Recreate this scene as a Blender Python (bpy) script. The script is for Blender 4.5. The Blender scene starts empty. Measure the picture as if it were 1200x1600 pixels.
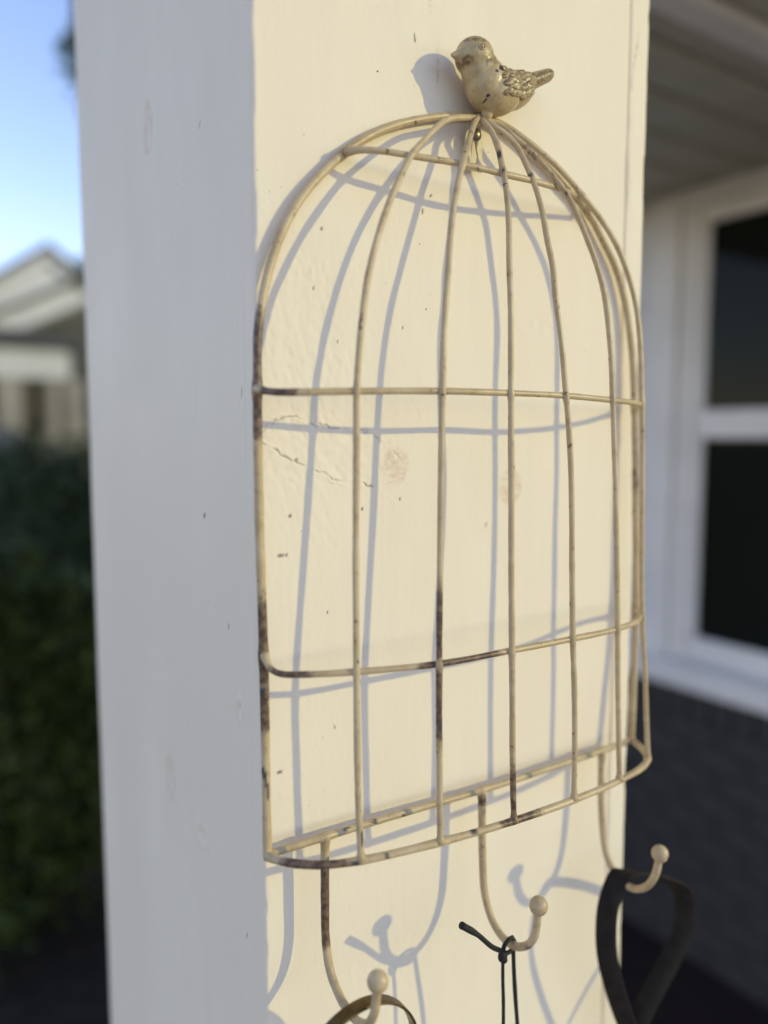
import bpy, bmesh, math, random
import numpy as np
from mathutils import Vector, Matrix
from mathutils.bvhtree import BVHTree
random.seed(7); rng = np.random.default_rng(7)
R = math.radians
S = bpy.context.scene
COL = S.collection
ZC = 1.72                                  # eye height above the porch floor

# ------------------------------------------------------------------ camera
az, pit = R(56.9), R(-5.57)
fw = Vector((math.cos(pit)*math.cos(az), math.cos(pit)*math.sin(az), math.sin(pit)))
rt = Vector((math.sin(az), -math.cos(az), 0)); up = rt.cross(fw)
cam = bpy.data.cameras.new('camera'); camo = bpy.data.objects.new('camera', cam); COL.objects.link(camo)
m = Matrix((rt, up, -fw)).transposed().to_4x4(); m.translation = (0, -.385, ZC); camo.matrix_world = m
cam.sensor_fit = 'VERTICAL'; cam.sensor_height = 36; cam.lens = 1220/1600*36
cam.clip_start = .02; cam.clip_end = 2000
cam.dof.use_dof = True; cam.dof.focus_distance = .475; cam.dof.aperture_fstop = 2.0
S.camera = camo

# ------------------------------------------------------------------ sky, sun, exposure
LD = Vector((-.95, 1, -.39)).normalized()  # direction the sunlight travels
world = bpy.data.worlds.new('World'); S.world = world; world.use_nodes = True
nt = world.node_tree; sky = nt.nodes.new('ShaderNodeTexSky'); sky.sky_type = 'NISHITA'; sky.sun_disc = False
sky.sun_elevation = math.asin(-LD.z); sky.sun_rotation = math.atan2(-LD.x, -LD.y)
sky.air_density = 1.05; sky.dust_density = 0; sky.ozone_density = 1.0
tint = nt.nodes.new('ShaderNodeMix'); tint.data_type = 'RGBA'; tint.blend_type = 'MULTIPLY'; tint.inputs[0].default_value = 1
tint.inputs[7].default_value = (1.01, .935, 1.11, 1)      # even white-balance of the whole sky
nt.links.new(sky.outputs[0], tint.inputs[6]); nt.links.new(tint.outputs[2], nt.nodes['Background'].inputs[0]); nt.nodes['Background'].inputs[1].default_value = .15
sun = bpy.data.lights.new('sun', 'SUN'); sun.energy = .98; sun.angle = R(.9); sun.color = (1, .89, .33)
suno = bpy.data.objects.new('sun', sun); COL.objects.link(suno); suno.rotation_euler = LD.to_track_quat('-Z', 'Y').to_euler()
suno.location = (3, -3, 5)
S.view_settings.view_transform = 'Standard'; S.view_settings.look = 'None'; S.view_settings.exposure = .95
S.view_settings.gamma = 1; S.view_settings.use_curve_mapping = False

# ------------------------------------------------------------------ material helpers
class N:
    def __init__(s, name, rough=.6, spec=.4):
        s.m = bpy.data.materials.new(name); s.m.use_nodes = True; s.t = s.m.node_tree
        s.b = s.t.nodes['Principled BSDF']; s.b.inputs['Roughness'].default_value = rough
        s.b.inputs['Specular IOR Level'].default_value = spec
        s.co = s.n('ShaderNodeTexCoord').outputs['Object']
    def n(s, k, **kw):
        q = s.t.nodes.new(k)
        for a, v in kw.items(): setattr(q, a, v)
        return q
    def l(s, a, b):
        if hasattr(a, 'is_output') or hasattr(a, 'links'): s.t.links.new(a, b)
        else: b.default_value = a
    def noise(s, scale, detail=3, stretch=None, rough=.55, co=None, w=None):
        q = s.n('ShaderNodeTexNoise'); q.inputs['Scale'].default_value = scale
        q.inputs['Detail'].default_value = detail; q.inputs['Roughness'].default_value = rough
        v = co or s.co
        if stretch or w:
            mp = s.n('ShaderNodeMapping'); s.l(v, mp.inputs[0])
            if stretch: mp.inputs['Scale'].default_value = stretch
            if w: mp.inputs['Location'].default_value = (w, w*.7, w*1.3)
            v = mp.outputs[0]
        s.l(v, q.inputs['Vector']); return q.outputs['Fac']
    def ramp(s, f, a, b):
        q = s.n('ShaderNodeMapRange', clamp=True, interpolation_type='SMOOTHSTEP'); s.l(f, q.inputs[0])
        q.inputs[1].default_value = a; q.inputs[2].default_value = b; return q.outputs[0]
    def math(s, op, a, b=0.):
        q = s.n('ShaderNodeMath', operation=op); s.l(a, q.inputs[0]); s.l(b, q.inputs[1]); return q.outputs[0]
    def mix(s, f, a, b):
        q = s.n('ShaderNodeMix', data_type='RGBA'); s.l(f, q.inputs[0])
        for v, i in ((a, 6), (b, 7)):
            if isinstance(v, tuple): q.inputs[i].default_value = (*v, 1)
            else: s.l(v, q.inputs[i])
        return q.outputs[2]
    def attr(s, name):
        return s.n('ShaderNodeAttribute', attribute_name=name).outputs['Fac']
    def color(s, c):
        if isinstance(c, tuple): s.b.inputs['Base Color'].default_value = (*c, 1)
        else: s.l(c, s.b.inputs['Base Color'])
    def rough(s, f): s.l(f, s.b.inputs['Roughness'])
    def bump(s, h, strength=.3, dist=.001, prev=None):
        q = s.n('ShaderNodeBump'); q.inputs['Strength'].default_value = strength; q.inputs['Distance'].default_value = dist
        s.l(h, q.inputs['Height'])
        if prev: s.l(prev, q.inputs['Normal'])
        s.l(q.outputs[0], s.b.inputs['Normal']); return q.outputs[0]

def simple(name, c, rough=.6, var=.12, scale=8, bump=.2, bdist=.002, bscale=60, stretch=None, spec=.4):
    k = N(name, rough, spec)
    f = k.noise(scale, 4, stretch)
    k.color(k.mix(k.ramp(f, .3, .7), tuple(x*(1-var) for x in c), tuple(min(1, x*(1+var)) for x in c)))
    if bump: k.bump(k.noise(bscale, 3, stretch), bump, bdist)
    return k.m
M = {}
def post_paint():
    k = N('post_paint', .5, .2)
    c = k.mix(k.ramp(k.noise(9, 3, (1, 1, .35)), .3, .7), (.81, .702, .560), (.84, .737, .597))
    c = k.mix(k.ramp(k.noise(60, 3, (1, 1, .25)), .4, .8), c, (.815, .708, .572))
    kn = k.math('MULTIPLY', k.attr('knot'), k.ramp(k.noise(170, 4, (1, 1, 2.2)), .30, .62))
    c = k.mix(kn, c, (.66, .47, .34))
    sp = k.math('MULTIPLY', k.ramp(k.noise(330, 1), .79, .81), k.ramp(k.noise(25, 2, w=3), .52, .62))
    dt = k.math('MAXIMUM', k.attr('dirt'), sp)
    c = k.mix(dt, c, (.075, .06, .05))
    k.color(c)
    k.rough(k.math('ADD', k.math('MULTIPLY', k.noise(14, 2), .25), .5))
    b = k.bump(k.noise(300, 3, (1.3, 1.3, .9)), .16, .0006)
    k.bump(k.noise(420, 2, (1, 1, .09)), .05, .0005, b)
    return k.m
M['post'] = post_paint()
def cage_paint():
    k = N('cage_paint', .45, .45)
    c = k.mix(k.ramp(k.noise(45, 4), .32, .68), (.46, .335, .185), (.57, .435, .26))
    c = k.mix(k.math('MULTIPLY', k.ramp(k.noise(160, 3, w=5), .52, .70), .40), c, (.30, .195, .10))
    spots = k.math('MULTIPLY', k.ramp(k.noise(210, 2, w=2), .66, .70), k.ramp(k.noise(38, 2, w=9), .40, .52))
    c = k.mix(k.math('MULTIPLY', spots, .85), c, (.17, .085, .045))
    rr = k.math('MULTIPLY', k.attr('rust'), 1.55)
    ru = k.ramp(k.math('SUBTRACT', rr, k.math('MULTIPLY', k.noise(140, 5, w=4, rough=.7), 1.2)), .0, .42)
    rc = k.mix(k.ramp(k.noise(260, 3, w=7), .35, .65), (.075, .042, .028), (.20, .125, .075))
    c = k.mix(ru, c, rc)
    ch = k.math('MAXIMUM', k.attr('chip'), k.math('MULTIPLY', k.ramp(k.noise(120, 2, w=13), .74, .76), .9))
    c = k.mix(ch, c, (.055, .05, .055))
    k.color(c); k.rough(k.math('ADD', k.math('MULTIPLY', k.noise(70, 2), .3), .24))
    k.bump(k.noise(300, 3), .35, .0006)
    return k.m
M['cage'] = cage_paint()
def bird_paint():
    k = N('bird_paint', .34, .5)
    c = k.mix(k.ramp(k.noise(130, 4), .32, .68), (.42, .31, .16), (.53, .40, .225))
    pa = k.ramp(k.math('ADD', k.attr('patina'), k.math('MULTIPLY', k.math('SUBTRACT', k.noise(200, 5, w=3, rough=.65), .5), 1.1)), .16, .56)
    c = k.mix(pa, c, k.mix(k.ramp(k.noise(420, 3, w=8), .35, .65), (.16, .10, .045), (.37, .27, .135)))
    c = k.mix(k.attr('chip'), c, (.045, .04, .06))
    sp = k.math('MULTIPLY', k.ramp(k.noise(330, 2, w=6), .695, .72), .8)
    c = k.mix(sp, c, (.10, .06, .035))
    k.color(c); k.rough(k.math('ADD', k.math('MULTIPLY', k.noise(190, 3), .4), .12))
    b = k.bump(k.noise(500, 3), .45, .0007)
    k.bump(k.noise(150, 2, w=11), .3, .0012, b)
    return k.m
M['bird'] = bird_paint()
M['steel'] = simple('aged_steel', (.20, .17, .13), .35, .3, 300, .2, .0004, 600)
M['steel'].node_tree.nodes['Principled BSDF'].inputs['Metallic'].default_value = .8
M['plate'] = simple('plate_paint', (.56, .46, .31), .45, .2, 150, .3, .0005, 300)
M['cord'] = simple('black_cord', (.012, .012, .012), .7, .2, 300, .6, .001, 900)
M['strap'] = simple('dark_leather', (.020, .0155, .013), .8, .25, 90, .3, .0006, 500, spec=.2)
M['brass'] = simple('olive_brass', (.11, .075, .028), .38, .3, 160, .2, .0004, 400)
M['brass'].node_tree.nodes['Principled BSDF'].inputs['Metallic'].default_value = .75
M['white'] = simple('white_trim', (.80, .74, .69), .5, .05, 5, .1, .001, 120)
M['siding'] = simple('white_siding', (.74, .69, .65), .55, .05, 4, .1, .001, 90)
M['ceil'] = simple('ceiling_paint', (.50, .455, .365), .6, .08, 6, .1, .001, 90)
M['brick'] = simple('charcoal_brick', (.046, .041, .038), .8, .25, 12, .5, .003, 90)
M['mortar'] = simple('charcoal_mortar', (.040, .036, .034), .9, .2, 20, .5, .003, 120)
M['deck'] = simple('dark_deck_stain', (.028, .014, .010), .65, .3, 9, .3, .002, 40, (1, .12, 1))
M['roof'] = simple('roof_shingle', (.07, .068, .07), .85, .25, 14, .5, .004, 50)
M['farwall'] = simple('far_siding', (.70, .68, .68), .7, .05, 3, .2, .004, 20)
M['fartrim'] = simple('far_trim', (.62, .60, .59), .6, .06, 3, .1, .002, 20)
M['faropen_shade'] = simple('far_dark', (.07, .066, .06), .5, .2, 3, 0)  # far window dark, also the painted shade below the wing roof
M['tan'] = simple('far_tan_wall', (.33, .295, .255), .75, .1, 3, .2, .004, 20)
M['grass'] = simple('lawn', (.045, .075, .022), .9, .35, 1.5, .6, .02, 30)
M['bounce'] = simple('bounce_slab_tan', (.56, .45, .33), .85, .1, 2, .3, .002, 60)  # tan of the added slabs that bounce warm light onto the post
M['soil'] = simple('mulch', (.035, .024, .016), .95, .4, 14, .8, .02, 40)
M['bark'] = simple('bark', (.09, .065, .045), .9, .3, 20, .7, .01, 40, (1, 1, .3))
def leaf(name, a, b):
    k = N(name, .55, .3)
    k.color(k.mix(k.ramp(k.noise(9, 4), .35, .65), a, b))
    return k.m
M['leafd'] = leaf('dark_leaf', (.022, .036, .005), (.085, .105, .014))
M['leafb'] = leaf('bluish_leaf', (.034, .054, .018), (.070, .095, .034))
M['leaft'] = leaf('tree_leaf', (.035, .07, .02), (.07, .12, .035))
def glass():
    k = N('window_glass', .04, .08); k.color((.012, .013, .010)); k.b.inputs['Roughness'].default_value = .03
    return k.m
M['glass'] = glass()

# ------------------------------------------------------------------ object helpers
OFF = {}
def finish(o, label=None, cat=None, group=None, kind=None):
    if label: o['label'] = label
    if cat: o['category'] = cat
    if group: o['group'] = group
    if kind: o['kind'] = kind
    return o
def root(name, loc, label, cat, group=None):
    o = bpy.data.objects.new(name, None); COL.objects.link(o); o.location = loc; o.empty_display_size = .05
    OFF[o.name] = np.array(loc, float); return finish(o, label, cat, group)
def mesh(name, v, f, mat, parent=None, smooth=False, attrs=None, origin=None):
    v = np.asarray(v, float).reshape(-1, 3)
    off = OFF[parent.name] if parent else (np.array(origin, float) if origin is not None else np.zeros(3))
    me = bpy.data.meshes.new(name); me.from_pydata((v-off).tolist(), [], [tuple(int(i) for i in q) for q in f])
    for an, av in (attrs or {}).items():
        a = me.attributes.new(an, 'FLOAT', 'POINT'); a.data.foreach_set('value', np.asarray(av, np.float32))
    if smooth: me.polygons.foreach_set('use_smooth', [True]*len(me.polygons))
    me.materials.append(mat); me.update()
    o = bpy.data.objects.new(name, me); COL.objects.link(o)
    OFF[o.name] = off
    if parent: o.parent = parent
    else: o.location = off
    return o
def link_copy(src, name, loc, parent):
    c = src.copy(); c.name = name; COL.objects.link(c); c.parent = parent; c.location = Vector(loc); return c
def boxvf(b):
    x0, x1, y0, y1, z0, z1 = b
    v = [(x, y, z) for z in (z0, z1) for y in (y0, y1) for x in (x0, x1)]
    f = [(0, 2, 3, 1), (4, 5, 7, 6), (0, 1, 5, 4), (2, 6, 7, 3), (0, 4, 6, 2), (1, 3, 7, 5)]
    return v, f
def boxes(bs):
    V, F = [], []
    for b in bs:
        v, f = boxvf(b); n = len(V); V += v; F += [tuple(i+n for i in q) for q in f]
    return V, F
def box(name, b, mat, parent=None, bev=0, origin=None, **kw):
    if not bev: return mesh(name, *boxvf(b), mat, parent, origin=origin, **kw)
    bm = bmesh.new(); v, f = boxvf(b); vs = [bm.verts.new(p) for p in v]
    for q in f: bm.faces.new([vs[i] for i in q])
    bmesh.ops.bevel(bm, geom=bm.edges[:], offset=bev, segments=2, affect='EDGES', profile=.5)
    V = [p.co[:] for p in bm.verts]; bm.verts.index_update(); F = [[q.index for q in fa.verts] for fa in bm.faces]; bm.free()
    return mesh(name, V, F, mat, parent, origin=origin, **kw)
def prism(name, poly, axis, a0, a1, mat, parent=None, origin=None):
    """poly of 2-D points extruded along axis; axis 'y' -> (x,z), axis 'x' -> (y,z)"""
    n = len(poly)
    P = lambda p, a: (p[0], a, p[1]) if axis == 'y' else (a, p[0], p[1])
    V = [P(p, a0) for p in poly]+[P(p, a1) for p in poly]
    F = [tuple(range(n)), tuple(range(2*n-1, n-1, -1))]+[(i, n+i, n+(i+1) % n, (i+1) % n) for i in range(n)]
    o = mesh(name, V, F, mat, parent, origin=origin)
    bm = bmesh.new(); bm.from_mesh(o.data); bmesh.ops.recalc_face_normals(bm, faces=bm.faces); bm.to_mesh(o.data); bm.free()
    return o
def spline(P, step):
    P = np.asarray(P, float); n = len(P)
    Q = np.vstack([2*P[0]-P[1], P, 2*P[-1]-P[-2]]); out = []
    for i in range(n-1):
        p0, p1, p2, p3 = Q[i:i+4]
        k = max(1, int(np.linalg.norm(p2-p1)/step))
        # centripetal parametrisation keeps bends free of overshoot
        t = [0]
        for a, b in ((p0, p1), (p1, p2), (p2, p3)): t.append(t[-1]+max(1e-6, np.linalg.norm(b-a))**.5)
        for j in range(k):
            u = t[1]+(t[2]-t[1])*j/k
            A1 = (t[1]-u)/(t[1]-t[0])*p0+(u-t[0])/(t[1]-t[0])*p1
            A2 = (t[2]-u)/(t[2]-t[1])*p1+(u-t[1])/(t[2]-t[1])*p2
            A3 = (t[3]-u)/(t[3]-t[2])*p2+(u-t[2])/(t[3]-t[2])*p3
            B1 = (t[2]-u)/(t[2]-t[0])*A1+(u-t[0])/(t[2]-t[0])*A2
            B2 = (t[3]-u)/(t[3]-t[1])*A2+(u-t[1])/(t[3]-t[1])*A3
            out.append((t[2]-u)/(t[2]-t[1])*B1+(u-t[1])/(t[2]-t[1])*B2)
    out.append(P[-1]); return np.array(out)
def frames(P):
    T = np.gradient(P, axis=0); T /= np.linalg.norm(T, axis=1)[:, None]
    n = np.cross(T[0], (0, 1, 0)); 
    if np.linalg.norm(n) < .2: n = np.cross(T[0], (1, 0, 0))
    A = []
    for t in T:
        n = n-t*(n@t); n /= np.linalg.norm(n); A.append(n.copy())
    A = np.array(A); return T, A, np.cross(T, A)
def tube_vf(P, r, sides=12, blobs=(), jit=.05, scale=None):
    T, A, B = frames(P); n = len(P)
    rr = np.full(n, r)*(1+jit*np.convolve(rng.normal(0, 1, n+8), np.ones(9)/9*2, 'valid')) if jit else np.full(n, r)
    for bp, br, bw in blobs:
        d = np.linalg.norm(P-np.array(bp), axis=1); rr = np.maximum(rr, rr+(br-rr)*np.exp(-(d/bw)**2))
    if scale is not None: rr = rr*scale
    th = np.arange(sides)/sides*2*np.pi
    V = (P[:, None]+rr[:, None, None]*(np.cos(th)[None, :, None]*A[:, None]+np.sin(th)[None, :, None]*B[:, None])).reshape(-1, 3)
    F = [(i*sides+j, i*sides+(j+1) % sides, (i+1)*sides+(j+1) % sides, (i+1)*sides+j) for i in range(n-1) for j in range(sides)]
    F += [tuple(range(sides-1, -1, -1)), tuple((n-1)*sides+j for j in range(sides))]
    return V, F
def zup(P): P = np.array(P, float); P[:, 2] += ZC; return P
def tube(name, P, r, mat, parent=None, rust=(), chips=(), blobs=(), step=.0022, jit=.05, sides=12, origin=None, scale=None, base=0., wob=0.):
    P = spline(zup(P), step)
    if wob:
        n_ = len(P); w_ = np.stack([np.convolve(rng.normal(0, 1, n_+24), np.hanning(25)/5, 'valid') for _ in range(3)], 1); P = P+w_*wob*np.minimum(1, np.minimum(np.arange(n_), np.arange(n_)[::-1])/8)[:, None]
    V, F = tube_vf(P, r, sides, [(np.array(b)+[0, 0, ZC], br, bw) for b, br, bw in blobs], jit, scale)
    ru = np.full(len(V), base); ch = np.zeros(len(V))
    for c, rad, a in rust:
        d = np.linalg.norm((V-(np.array(c)+[0, 0, ZC]))/np.array(rad), axis=1); ru = np.maximum(ru, a*np.clip(1.5-d, 0, 1))
    for c, rad in chips:
        d = np.linalg.norm((V-(np.array(c)+[0, 0, ZC]))/np.array(rad), axis=1); ch = np.maximum(ch, (d < 1)*1.)
    return mesh(name, V, F, mat, parent, True, {'rust': ru, 'chip': ch}, origin)
def ball_vf(c, rad, nu=20, nv=12, rot=None):
    V = []; F = []
    for i in range(nv+1):
        for j in range(nu):
            a, b = math.pi*i/nv, 2*math.pi*j/nu
            p = np.array((math.sin(a)*math.cos(b), math.sin(a)*math.sin(b), math.cos(a)))*np.array(rad)
            if rot is not None: p = np.array(rot @ Vector(p))
            V.append(p+np.array(c))
    for i in range(nv):
        for j in range(nu): F.append((i*nu+j, (i+1)*nu+j, (i+1)*nu+(j+1) % nu, i*nu+(j+1) % nu))
    return V, F
def vnoise(u, v, s, seed):
    """smooth value noise on arrays"""
    g = np.random.default_rng(seed).normal(0, 1, (256, 256)); u = u/s; v = v/s
    i = np.floor(u).astype(int); j = np.floor(v).astype(int); a = u-i; b = v-j
    a = a*a*(3-2*a); b = b*b*(3-2*b); G = lambda p, q: g[p % 256, q % 256]
    return (G(i, j)*(1-a)+G(i+1, j)*a)*(1-b)+(G(i, j+1)*(1-a)+G(i+1, j+1)*a)*b
def dpoly(u, v, pts):
    d = np.full(u.shape, 9.); side = np.zeros(u.shape)
    for (a, b), (c, e) in zip(pts[:-1], pts[1:]):
        L2 = (c-a)**2+(e-b)**2; t = np.clip(((u-a)*(c-a)+(v-b)*(e-b))/L2, 0, 1)
        q = np.hypot(u-a-t*(c-a), v-b-t*(e-b)); s = np.sign((c-a)*(v-b)-(e-b)*(u-a))
        side = np.where(q < d, s, side); d = np.minimum(d, q)
    return d, side

# ------------------------------------------------------------------ ground and porch floor
finish(box('ground', (-300, 300, -300, 300, -.6, -.15), M['grass']), kind='structure')
finish(box('porch_floor', (-.25, 2.6, -.6, 1.75, -.14, -.035), M['deck']), kind='structure')
pf = bpy.data.objects['porch_floor']
bd = box('floor_board', (-.25, -.114, -.6, 1.75, -.03, 0), M['deck'], pf, bev=.003)
for i in range(1, 20): link_copy(bd, 'floor_board', (i*.141, 0, 0), pf)
finish(box('bounce_slab_side', (-9, -.26, -9, 1.75, -.15, -.10), M['bounce']), kind='structure')  # unseen slab, added to bounce sunlight onto the post's left face
finish(box('bounce_slab_front', (-.255, 6, -9, -.62, -.15, -.10), M['bounce']), kind='structure')  # second added slab out of view, warm bounce for the post front
finish(mesh('planting_bed', *boxvf((-2.2, 1.9, 1.76, 6.2, -.15, -.11)), M['soil']), kind='structure')

# ------------------------------------------------------------------ the post
XL, XR, YF, YB = .1786, .4969, .0175, .422
def axis_samples(a, b, fine, zones=(), coarse=.02, edge=.0016):
    """non-uniform samples: fine inside zones, coarse elsewhere, tight at both ends for the rounded arris"""
    s = [a+edge*q for q in (0, .12, .3, .55, 1.)]+[b-edge*q for q in (0, .12, .3, .55, 1.)]
    x = a+edge*1.4
    while x < b-edge*1.4:
        s.append(x); st = coarse
        for z0, z1, f in zones:
            if z0 <= x <= z1: st = min(st, f)
        x += st
    return np.array(sorted(s))
def board(name, P0, U, Nn, us, vs, thick, hfun, parent, mat, rnd=.0016):
    u, v = np.meshgrid(us, vs, indexing='ij'); nu, nv = u.shape
    h, at = hfun(u, v)
    for e in (u-us[0], us[-1]-u):
        q = np.clip(e, 0, rnd); h = h-(rnd-np.sqrt(np.maximum(0, rnd**2-(rnd-q)**2)))
    if rnd > .001:
        for e, sd in ((u-us[0], 71), (us[-1]-u, 72)):
            h = h-(.0005+.0011*np.clip(vnoise(v, v*0, .013, sd)*vnoise(v, v*0, .06, sd+4), 0, 1.2))*np.exp(-(e/.0014)**2)
    P0, U, Nn = np.array(P0, float), np.array(U, float), np.array(Nn, float)
    top = P0+u[..., None]*U+v[..., None]*np.array((0, 0, 1.))+h[..., None]*Nn
    V = top.reshape(-1, 3); n = len(V)
    idx = np.arange(n).reshape(nu, nv)
    F = np.stack([idx[:-1, :-1], idx[1:, :-1], idx[1:, 1:], idx[:-1, 1:]], -1).reshape(-1, 4)
    if np.cross(U, (0, 0, 1.)) @ Nn < 0: F = F[:, ::-1]
    bd = list(idx[:, 0])+list(idx[-1, 1:])+list(idx[-2::-1, -1])+list(idx[0, -2:0:-1])
    back = V[bd]-np.outer(np.einsum('ij,j->i', V[bd]-P0, Nn)+thick, Nn)
    V = np.vstack([V, back]); k = len(bd)
    SF = [(bd[i], n+i, n+(i+1) % k, bd[(i+1) % k]) for i in range(k)]
    if np.cross(U, (0, 0, 1.)) @ Nn < 0: SF = [q[::-1] for q in SF]
    A = {a: np.concatenate([w.ravel(), np.zeros(k)]) for a, w in at.items()}
    o = mesh(name, V, list(F)+SF, mat, parent, True, A)
    o.data.polygons.foreach_set('use_smooth', [True]*len(F)+[False]*len(SF))
    return o
post = root('porch_post', (.338, .22, 0), 'square porch post boxed in cream-painted boards, birdcage rack on its sunlit face', 'post')
ell = lambda u, v, c, r: np.hypot((u-c[0])/r[0], (v-c[1])/r[1])
def front_h(u, v):
    x = u; z = v-ZC
    h = .00005*vnoise(x, z*.25, .011, 1)+.00002*vnoise(x, z*.08, .0035, 2)+.00003*vnoise(x, z, .0025, 7)+.00025*vnoise(x, z*.3, .06, 3)
    near = np.exp(-((x-.205)/.05)**2-((z-.03)/.09)**2)
    h += near*.00011*vnoise(x+.3*z, z*.6, .0028, 4)
    xw = x+.0006*vnoise(x, z, .007, 5)+.0006*vnoise(x, z, .0025, 61); zw = z+.0007*vnoise(x, z, .006, 6)+.0007*vnoise(x, z, .0022, 62)
    dirt = np.zeros(x.shape); knot = np.zeros(x.shape)
    lo = [(.1800, -.0015), (.186, -.0068), (.1925, -.0098), (.2053, -.0163), (.216, -.0205), (.225, -.0235), (.244, -.0282), (.262, -.0297), (.2816, -.0295)]
    hi = [(.180, .0015), (.186, .0062), (.1935, .0095), (.202, .0100), (.211, .0072), (.2265, .0048), (.2531, .0020), (.268, -.0092), (.2735, -.0130)]
    for pts, sd, amp in ((lo, 11, 1.), (hi, 12, .8)):
        d, s = dpoly(xw, zw, pts)
        on = np.clip((.85 if sd == 11 else .6)+.8*vnoise(x, z, .006, sd), 0, 1); end = np.clip((.285-x)/.03, 0, 1)
        h += amp*end*(-.0009*on*np.exp(-(d/.00042)**2)+.00022*np.exp(-((d-.0011)/.0008)**2)*np.clip(.5+1.1*vnoise(x, z, .004, sd+5), 0, 1.6))
        dirt = np.maximum(dirt, amp*end*np.clip(on*1.3-.25, 0, 1)*np.exp(-(d/.00040)**2)*.58)
    inside = (ell(x, z, (.225, -.010), (.05, .018)) < 1)
    h += np.where(inside, .0001*vnoise(x, z, .004, 15), 0)
    knot = np.maximum(knot, np.clip(1.25-ell(x+.001*vnoise(x, z, .005, 8), z, (.2715, -.0185), (.0085, .0105)), 0, .3)/.3*.55)
    e = ell(x, z, (.3660, -.0345), (.0105, .0125)); knot = np.maximum(knot, np.clip(1.12-e, 0, .25)/.25*.62)
    e2 = ell(x, z, (.3665, -.0335), (.0065, .008)); knot = np.maximum(knot, np.exp(-((e2-.85)/.16)**2)*.8)
    for c, r in (((.1924, -.0682), (.0023, .0007)), ((.1955, -.0672), (.0012, .0005)), ((.198, -.0464), (.001, .001)), ((.1894, -.196), (.0016, .0008)), ((.2261, -.1757), (.0004, .0011)),
                 ((.2211, .1178), (.0012, .0004)), ((.192, .236), (.0006, .0035)), ((.2965, .1475), (.0005, .001)), ((.2905, .138), (.0005, .0012)), ((.222, -.105), (.0006, .0006)),
                 ((.203, -.097), (.0006, .0006)), ((.247, -.044), (.0007, .0007)), ((.275, -.040), (.0008, .0006)), ((.262, -.043), (.0005, .0005)),
                 ((.230, .055), (.0005, .0005)), ((.276, .066), (.0005, .0007)), ((.215, .085), (.0006, .0006)), ((.345, -.06), (.0003, .0016)), ((.284, .237), (.0006, .003))):
        q = ell(xw*.6+x*.4, zw*.6+z*.4, c, r); mk = np.clip((1.35-q)/.6, 0, 1); dirt = np.maximum(dirt, mk*.9); h -= .0003*mk
    pk = np.exp(-ell(x, z, (.213, .094), (.008, .006))**2); h += .0004*pk*vnoise(x, z, .0022, 21)
    ch = np.exp(-ell(x, z, (.395, .075), (.02, .006))**2); h += .0003*ch*vnoise(x, z, .005, 22)
    st = np.exp(-ell(x, z, (.3015, .2245), (.0011, .012))**2)*np.clip(.3+vnoise(x, z, .004, 23), 0, 1); knot = np.maximum(knot, st*1.2)
    st = np.exp(-ell(x, z, (.2958, .262), (.0014, .006))**2); knot = np.maximum(knot, st*.9)
    return h, {'knot': knot, 'dirt': dirt}
vis = [(ZC-.44, ZC+.34, .0016), (ZC-.035, ZC+.016, .0005)]
board('front_board', (0, YF, 0), (1, 0, 0), (0, -1, 0), axis_samples(XL, .4758, .0016, [(0, 1, .0016), (0, .29, .0005)]),
      axis_samples(.14, 2.49, .0016, vis), .0158, front_h, post, M['post'])
def left_h(u, v):
    y = u; z = v-ZC
    h = .00010*vnoise(y, z*.2, .012, 31)+.00005*vnoise(y, z*.06, .004, 32)+.00030*vnoise(y, z*.3, .08, 33)
    knot = np.zeros(y.shape); dirt = np.zeros(y.shape)
    for c, r, a in (((.202, .2205), (.0085, .0155), 1.), ((.1925, -.262), (.010, .016), .75)):
        e = ell(y+.0012*vnoise(y, z, .006, 34), z+.002*vnoise(y, z, .008, 35), c, r)
        knot = np.maximum(knot, a*np.exp(-((e-.95)/.14)**2)); knot = np.maximum(knot, .6*a*np.exp(-((e-.5)/.2)**2)*(z > c[1]-.004))
        h -= .0003*np.exp(-(e-.9)**2/.05)
    for c, r, a in (((.0495, -.1655), (.0045, .0050), 1.8), ((.121, -.279), (.010, .009), 1.5), ((.165, -.291), (.004, .016), .8), ((.30, .05), (.008, .02), .5), ((.26, -.12), (.006, .012), .5), ((.39, -.05), (.004, .004), .3)):
        e = ell(y, z, c, r); h += a*(.0011*np.exp(-((e-1)/.28)**2)*(.7+.5*vnoise(y, z, .003, 36))-.0007*np.exp(-e**2/.3))
    for k, (c0, c1) in enumerate(((.02, .10), (-.30, -.12), (-.45, -.33))):
        m_ = np.clip((z-c0)*60, 0, 1)*np.clip((c1-z)*60, 0, 1)
        h += m_*.00035*np.exp(-((y-.0425-.0010*vnoise(z, z*0, .03, 40+k))/.0009)**2)
    d, s = dpoly(y+.0012*vnoise(y, z, .006, 45), z, [(.0385, .028), (.042, .019), (.0375, .012), (.041, -.004)])
    h -= .0006*np.exp(-(d/.0007)**2)*np.clip(.4+vnoise(y, z, .005, 46), 0, 1); dirt = np.maximum(dirt, .8*np.exp(-(d/.0007)**2)*np.clip(vnoise(y, z, .004, 47), 0, 1))
    for c in ((.098, .1905), (.118, .063), (.104, -.052), (.0655, -.118), (.142, -.35), (.046, -.31), (.0385, -.215)):
        mk = np.clip(1.4-ell(y, z, c, (.0007, .0007)), 0, 1); dirt = np.maximum(dirt, mk)
    return h, {'knot': knot, 'dirt': dirt}
board('side_board', (XL+.0004, 0, 0), (0, 1, 0), (-1, 0, 0), axis_samples(.0336, YB, .0022, [(0, 1, .003), (0, .07, .0011)]),
      axis_samples(.14, 2.49, .0022, [(ZC-.66, ZC+.42, .003)]), .016, left_h, post, M['post'], rnd=.0006)
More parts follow.
